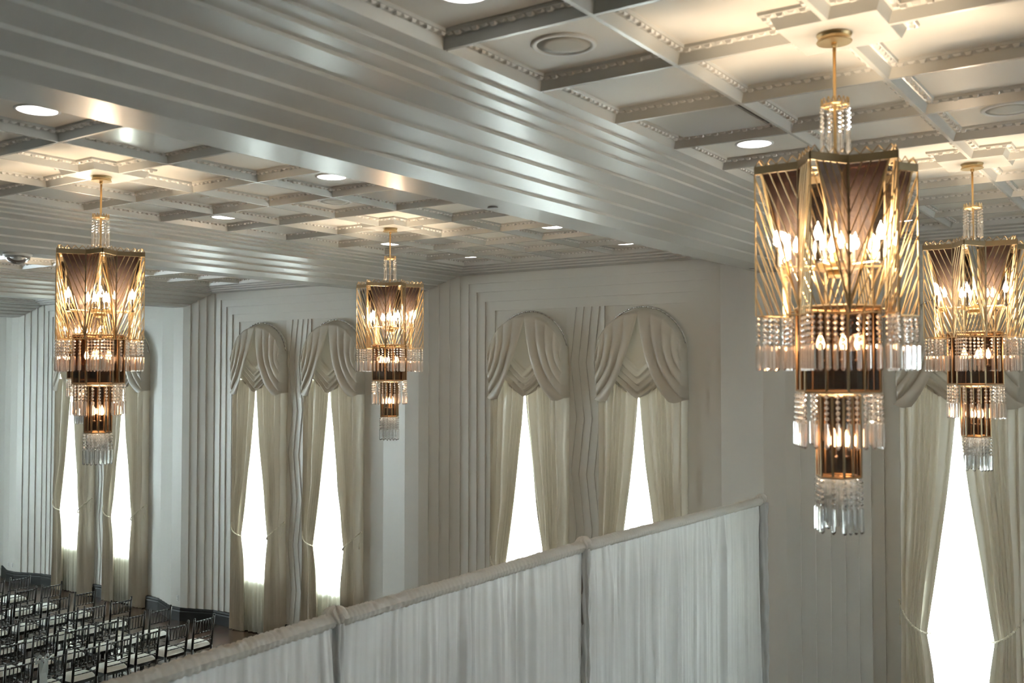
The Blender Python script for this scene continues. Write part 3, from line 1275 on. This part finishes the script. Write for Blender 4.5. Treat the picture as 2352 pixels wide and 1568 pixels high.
CUR = {s: [curtain_mesh(s, 11 + k + (5 if s > 0 else 0)) for k in range(2)] for s in (-1, 1)}
WL = {0: ('beyond the right edge, first of the pair', 'beyond the right edge, second of the pair'),
      1: ('at the right edge behind the second right chandelier', 'just past the right edge of the frame'),
      2: ('left window of the pair behind the white drape', 'right window of the pair behind the white drape'),
      3: ('left window of the pair left of the middle chandelier', 'right window of the pair touching the middle chandelier'),
      4: ('left window of the far left pair, mostly behind the left chandelier', 'right window of the far left pair, right of the left chandelier')}
for bi, c in enumerate(BC):
    for wi_, x in enumerate(window_x(c)):
        where = WL[bi][wi_]
        # sheer
        sh_ = sheer_mesh(bi * 2 + wi_).build('sheer_curtain', M['sheer'], smooth=True)
        sh_.location = (x, YW - 0.125, 0)
        tag(sh_, 'glowing white sheer curtain, ' + where, 'curtain', 'sheer curtains over the windows')
        for s, nm in ((-1, 'left'), (1, 'right')):
            r = empty('curtain_panel', (x, YW - 0.115, 0))
            CUR[s][(bi + wi_) % 2].build('fabric', M['curtain'], r, smooth=True)
            tie_mesh(s).build('tieback', M['rope'], r, smooth=True)
            tag(r, 'curtain tied %s, %s' % (nm, where), 'curtain', 'tied back satin curtains')
        r = empty('swag_valance', (x, YW - 0.14, 0))
        swag_mid(bi).build('centre_swag', M['valance'], r, smooth=True)
        for s in (-1, 1):
            swag_side(s, bi + s).build('side_drape', M['valance'], r, smooth=True)
        m = MB()
        rr_ = WR + 0.078
        m.path([(-rr_ * cos(pi * k / 28), 0.075, SPR + rr_ * sin(pi * k / 28)) for k in range(2, 27)], 0.016, 8)
        m.build('daylight_sliver_rail', M['chrome'], r, smooth=True)  # added shiny arc, stands in for slivers of daylight round the arch
        tag(r, 'arched taupe swag valance, ' + where, 'valance', 'swag valances')

# ================================================================== WHITE VOILE PARTITION
DX = -5.2
DZP = [(1.6, 3.80), (5.23, 3.87), (8.8, 3.89), (13.88, 3.81)]


def dz(y):
    y = min(max(y, 1.6), 13.88)
    for (ya, za), (yb, zb) in zip(DZP, DZP[1:]):
        if y <= yb:
            return za + (zb - za) * (y - ya) / (yb - ya)
    return DZP[-1][1]




def voile(y0, y1, seed, slit=None):
    """folded voile panel between y0 and y1"""
    rnd = random.Random(seed)
    n = int((y1 - y0) / 0.016)
    ph = [rnd.uniform(0, 6.28) for _ in range(6)]

    def fn(u, v):
        y = y0 + (y1 - y0) * u
        z = (dz(y) - 0.06) * (1 - v) + 0.03 * v
        def nz(fr, fz, q):
            return noise.noise(Vector((y * fr, z * fz, seed * 3.1 + q)))
        s_ = 0.070 * nz(3.5, 0.10, 0) + 0.065 * nz(9, 0.14, 5) + 0.050 * nz(19, 0.20, 9) + 0.026 * nz(38, 0.35, 13)
        yy = y
        if slit:
            ys, zt = slit
            if z < zt:
                wdt = (zt - z) * 0.045
                if abs(ys - y1) < 1e-3:
                    yy = y - wdt * u ** 6
                else:
                    yy = y + wdt * (1 - u) ** 6
        return (DX + s_ * (0.35 + 0.65 * min(1, v * 8)), yy, z)
    m = MB()
    m.grid(fn, n, 16)
    return m


UPR = [1.6, 5.23, 8.80, 13.88]
vdefs = [(1.6, 5.22, None, 'white voile drape panel at the lower left, nearest the camera'),
         (5.24, 6.87, (6.87, 3.13), 'white voile drape panel left of the thin dark slit'),
         (6.87, 8.79, (6.87, 3.13), 'white voile drape panel between the slit and the tallest knot'),
         (8.81, 13.87, None, 'long white voile drape panel at the right end, by the pilaster')]
for i, (a, q, sl, lab) in enumerate(vdefs):
    o = voile(a, q, 40 + i, sl).build('voile_drape', M['voile'], smooth=True)
    tag(o, lab, 'drape', 'white voile partition drapes')


def pocket(y0, y1, seed):
    n = int((y1 - y0) / 0.012)
    m = MB()
    k = 12

    def fn(u, v):
        y = y0 + (y1 - y0) * u
        t = 2 * pi * v
        rr = 0.052 + 0.004 * sin(y * 120 + 3 * sin(y * 7) + 2.5 * sin(t)) + 0.007 * noise.noise(Vector((y * 14, cos(t) * 1.5, sin(t) * 1.5 + seed)))
        return (DX + rr * cos(t), y, dz(y) - 0.02 + 1.15 * rr * sin(t))
    m.grid(fn, n, k)
    return m


for i, (a, q) in enumerate(zip(UPR, UPR[1:])):
    r = empty('drape_crossbar', (0, 0, 0))
    b = MB()
    b.tube((DX, a + 0.02, dz(a)), (DX, q - 0.02, dz(q)), 0.02, n=10)
    b.build('pole', M['steel'], r, smooth=True)
    pocket(a + 0.02, q - 0.02, i).build('gathered_pocket', M['pocket'], r, smooth=True)
    tag(r, ('ruffled white rod pocket over the nearest drape section at lower left',
            'ruffled white rod pocket over the middle drape section',
            'ruffled white rod pocket over the far drape section by the pilaster')[i], 'curtain rod', 'gathered rod pockets')
for i, y in enumerate(UPR):
    r = empty('drape_upright', (DX, y, 0))
    b = MB()
    b.tube((0, 0, 0.01), (0, 0, dz(y) + 0.03), 0.024, n=12)
    b.tube((0, 0, 1.9), (0, 0, 2.0), 0.030, n=12)
    b.build('pole', M['steel'], r, smooth=True)
    b = MB()
    b.box(-0.22, 0.22, -0.22, 0.22, 0.0, 0.012)
    b.build('base_plate', M['steel'], r)
    # knot of gathered fabric on the joint
    b = MB()

    def kn(u, v, y=y):
        t = 2 * pi * u
        q = pi * v
        rr = 0.075 * (1 + 0.22 * sin(9 * t + 3 * sin(q * 2)) * sin(q)) + 0.012 * noise.noise(Vector((cos(t) * 2, sin(t) * 2, v * 4 + y)))
        return (rr * sin(q) * cos(t) * 0.9, rr * sin(q) * sin(t) * 1.15, dz(y) + 0.01 + 0.95 * rr * cos(q))
    b.grid(kn, 48, 16)
    b.build('fabric_knot', M['pocket'], r, smooth=True)
    # loose tail of voile wound down the pole

    def tail(u, v, y=y):
        z = (dz(y) - 0.04) * (1 - v) + 0.02 * v
        t = 2 * pi * u
        rr = (0.040 if y < 13 else 0.062) + 0.010 * sin(5 * t + z * 3) + 0.008 * sin(z * 17 + t * 2)
        return (rr * cos(t) + 0.03, rr * sin(t), z)
    b = MB()
    b.grid(tail, 22, 60)
    b.build('fabric_sleeve', M['voile'], r, smooth=True)
    tag(r, ('drape upright at lower left, outside the frame',
            'knotted drape upright at the lower left of the partition',
            'knotted drape upright in the middle of the partition',
            'end drape upright with white knot beside the pilaster')[i], 'drape stand', 'drape stands')


# ================================================================== CHAIRS
def chair_proto():
    r = empty('chiavari_chair', (0, 0, 0))
    # seat frame
    m = MB()
    m.box(-0.20, 0.19, -0.20, 0.20, 0.415, 0.442)
    m.box(-0.185, 0.175, -0.185, 0.185, 0.395, 0.416)
    m.build('seat', M['chair'], r)
    m = MB()

    def cu(u, v):
        a, c_ = (u - 0.5) * 2, (v - 0.5) * 2
        k = (1 - abs(a) ** 3.5) * (1 - abs(c_) ** 3.5)
        rnd_ = 1 - 0.10 * (a * a * c_ * c_)
        return (a * 0.20 * rnd_ - 0.005, c_ * 0.205 * rnd_, 0.443 + 0.072 * max(0, k) ** 0.5)
    m.grid(cu, 16, 16)
    m.grid(lambda u, v: (cu(u, v)[0], cu(u, v)[1], 0.443), 4, 4)
    m.build('cushion', M['cushion'], r, smooth=True)
    for sy in (-1, 1):
        m = MB()
        m.tube((-0.185, sy * 0.185, 0.42), (-0.195, sy * 0.19, 0.0), 0.016, 0.012, n=8)
        for z in (0.30, 0.15):
            m.lathe([(0.015, z - 0.012), (0.020, z), (0.015, z + 0.012)], (-0.189, sy * 0.187, 0), n=8)
        m.build('leg', M['chair'], r, smooth=True)
        m = MB()
        m.tube((0.215, sy * 0.19, 0.0), (0.185, sy * 0.185, 0.44), 0.015, 0.020, n=8)
        m.tube((0.185, sy * 0.185, 0.44), (0.245, sy * 0.19, 0.90), 0.020, 0.017, n=8)
        m.ball((0.247, sy * 0.19, 0.915), 0.017, 8, 6)
        for t in (0.3, 0.6, 0.93):
            z = 0.44 + 0.46 * t
            m.lathe([(0.015, z - 0.01), (0.020, z), (0.015, z + 0.01)], (0.185 + 0.06 * t, sy * 0.188, 0), n=8)
        m.build('leg', M['chair'], r, smooth=True)

    def bx(z):
        return 0.185 + 0.06 * (z - 0.44) / 0.46
    m = MB()
    for z in (0.865, 0.68, 0.595, 0.535):
        x = bx(z)
        if z < 0.65:
            continue
        pts = [(x + 0.012 * (1 - (2 * k / 6 - 1) ** 2), -0.185 + 0.37 * k / 6, z) for k in range(7)]
        m.path(pts, 0.013 if z > 0.8 else 0.010, 7)
    for k in range(1, 7):
        y = -0.185 + 0.37 * k / 7
        off = 0.012 * (1 - (2 * k / 7 - 1) ** 2)
        m.tube((bx(0.68) + off, y, 0.68), (bx(0.865) + off, y, 0.865), 0.0085, n=6)
        m.ball((bx(0.77) + off, y, 0.77), 0.0095, 6, 4)
    m.build('backrest', M['chair'], r, smooth=True)
    for z in (0.595, 0.535):
        m = MB()
        m.path([(bx(z) + 0.012 * (1 - (2 * k / 6 - 1) ** 2), -0.185 + 0.37 * k / 6, z) for k in range(7)], 0.0085, 7)
        m.build('back_rail', M['chair'], r, smooth=True)
    m = MB()
    for z in (0.29, 0.19, 0.11):
        m.tube((-0.19, -0.187, z), (-0.19, 0.187, z), 0.008, n=6)
        m.tube((0.205, -0.187, z), (0.205, 0.187, z), 0.008, n=6)
        for sy in (-1, 1):
            m.tube((-0.19, sy * 0.187, z + 0.02), (0.2, sy * 0.187, z + 0.02), 0.008, n=6)
    m.build('stretchers', M['chair'], r, smooth=True)
    return r


F0 = Vector((-sin(radians(34.7)), cos(radians(34.7)), 0))
R0 = Vector((cos(radians(34.7)), sin(radians(34.7)), 0))


def proj(x, y, z):
    d = Vector((x, y, z - 5.66))
    dep = d.dot(F0)
    return 1176 + 2257 * d.dot(R0) / dep, 855 - 2257 * (z - 5.66) / dep


cp_ = None
ORD = ['first', 'second', 'third', 'fourth', 'fifth', 'sixth', 'seventh', 'eighth', 'ninth', 'tenth', 'eleventh', 'twelfth']
rnd = random.Random(5)
for rr in range(11):
    for j in range(9):
        x = -15.56 - 1.278 * rr
        y = 11.94 - 0.587 * j
        u, v = proj(x + 0.25, y, 1.06)
        u2, v2 = proj(x, y, 0.54)
        line = 1568 - 0.282 * (u2 - 250)
        if u < -45 or v > 1590 or v2 > line + 60 or u2 < -60:
            continue
        if cp_ is None:
            cp_ = chair_proto()
            o = cp_
        else:
            o = copy_tree(cp_)
        o.location = (x + rnd.uniform(-.015, .015), y + rnd.uniform(-.012, .012), 0)
        o.rotation_euler = (0, 0, rnd.uniform(-.03, .03))
        o.scale = (1.19, 1.17, 1.20)
        tag(o, 'black spindle-back chair, white cushion, %s row from the drape, %s seat from the windows' % (ORD[rr], ORD[j]),
            'chair', 'rows of black chairs')

# ribbon bow tied on the nearest row
r = empty('ribbon_bow', (-15.245, 8.78, 1.06))
m = MB()


def loop_(sy):
    def fn(u, v):
        t = u * pi
        return (0.02 + 0.03 * sin(2 * t) * 0.6 + (v - 0.5) * 0.01, sy * 0.11 * sin(t) ** 0.8 * (0.3 + 0.7 * u if u < 1 else 1), 0.055 * sin(2 * t) * 0.8 + 0.03 * sin(t) + (v - 0.5) * 0.05)
    return fn


m.grid(loop_(1), 16, 3)
m.grid(loop_(-1), 16, 3)
m.build('loops', M['ribbon'], r, smooth=True)
m = MB()
m.ball((0.03, 0, 0.0), 0.022, 10, 6)
m.build('knot', M['ribbon'], r, smooth=True)
m = MB()
for sg, L in ((-1, 0.62), (1, 0.50)):
    m.grid(lambda u, v: (0.035 + 0.02 * sin(5 * v + sg), sg * 0.02 + (u - 0.5) * (0.035 + 0.05 * sin(pi * min(1, v * 1.2))) + sg * -0.03 * v, -L * v), 5, 18)
m.build('tails', M['ribbon'], r, smooth=True)
r.scale = (1.45, 1.45, 1.15)
tag(r, 'pale blue ribbon bow with long tails tied on a chair back', 'ribbon')
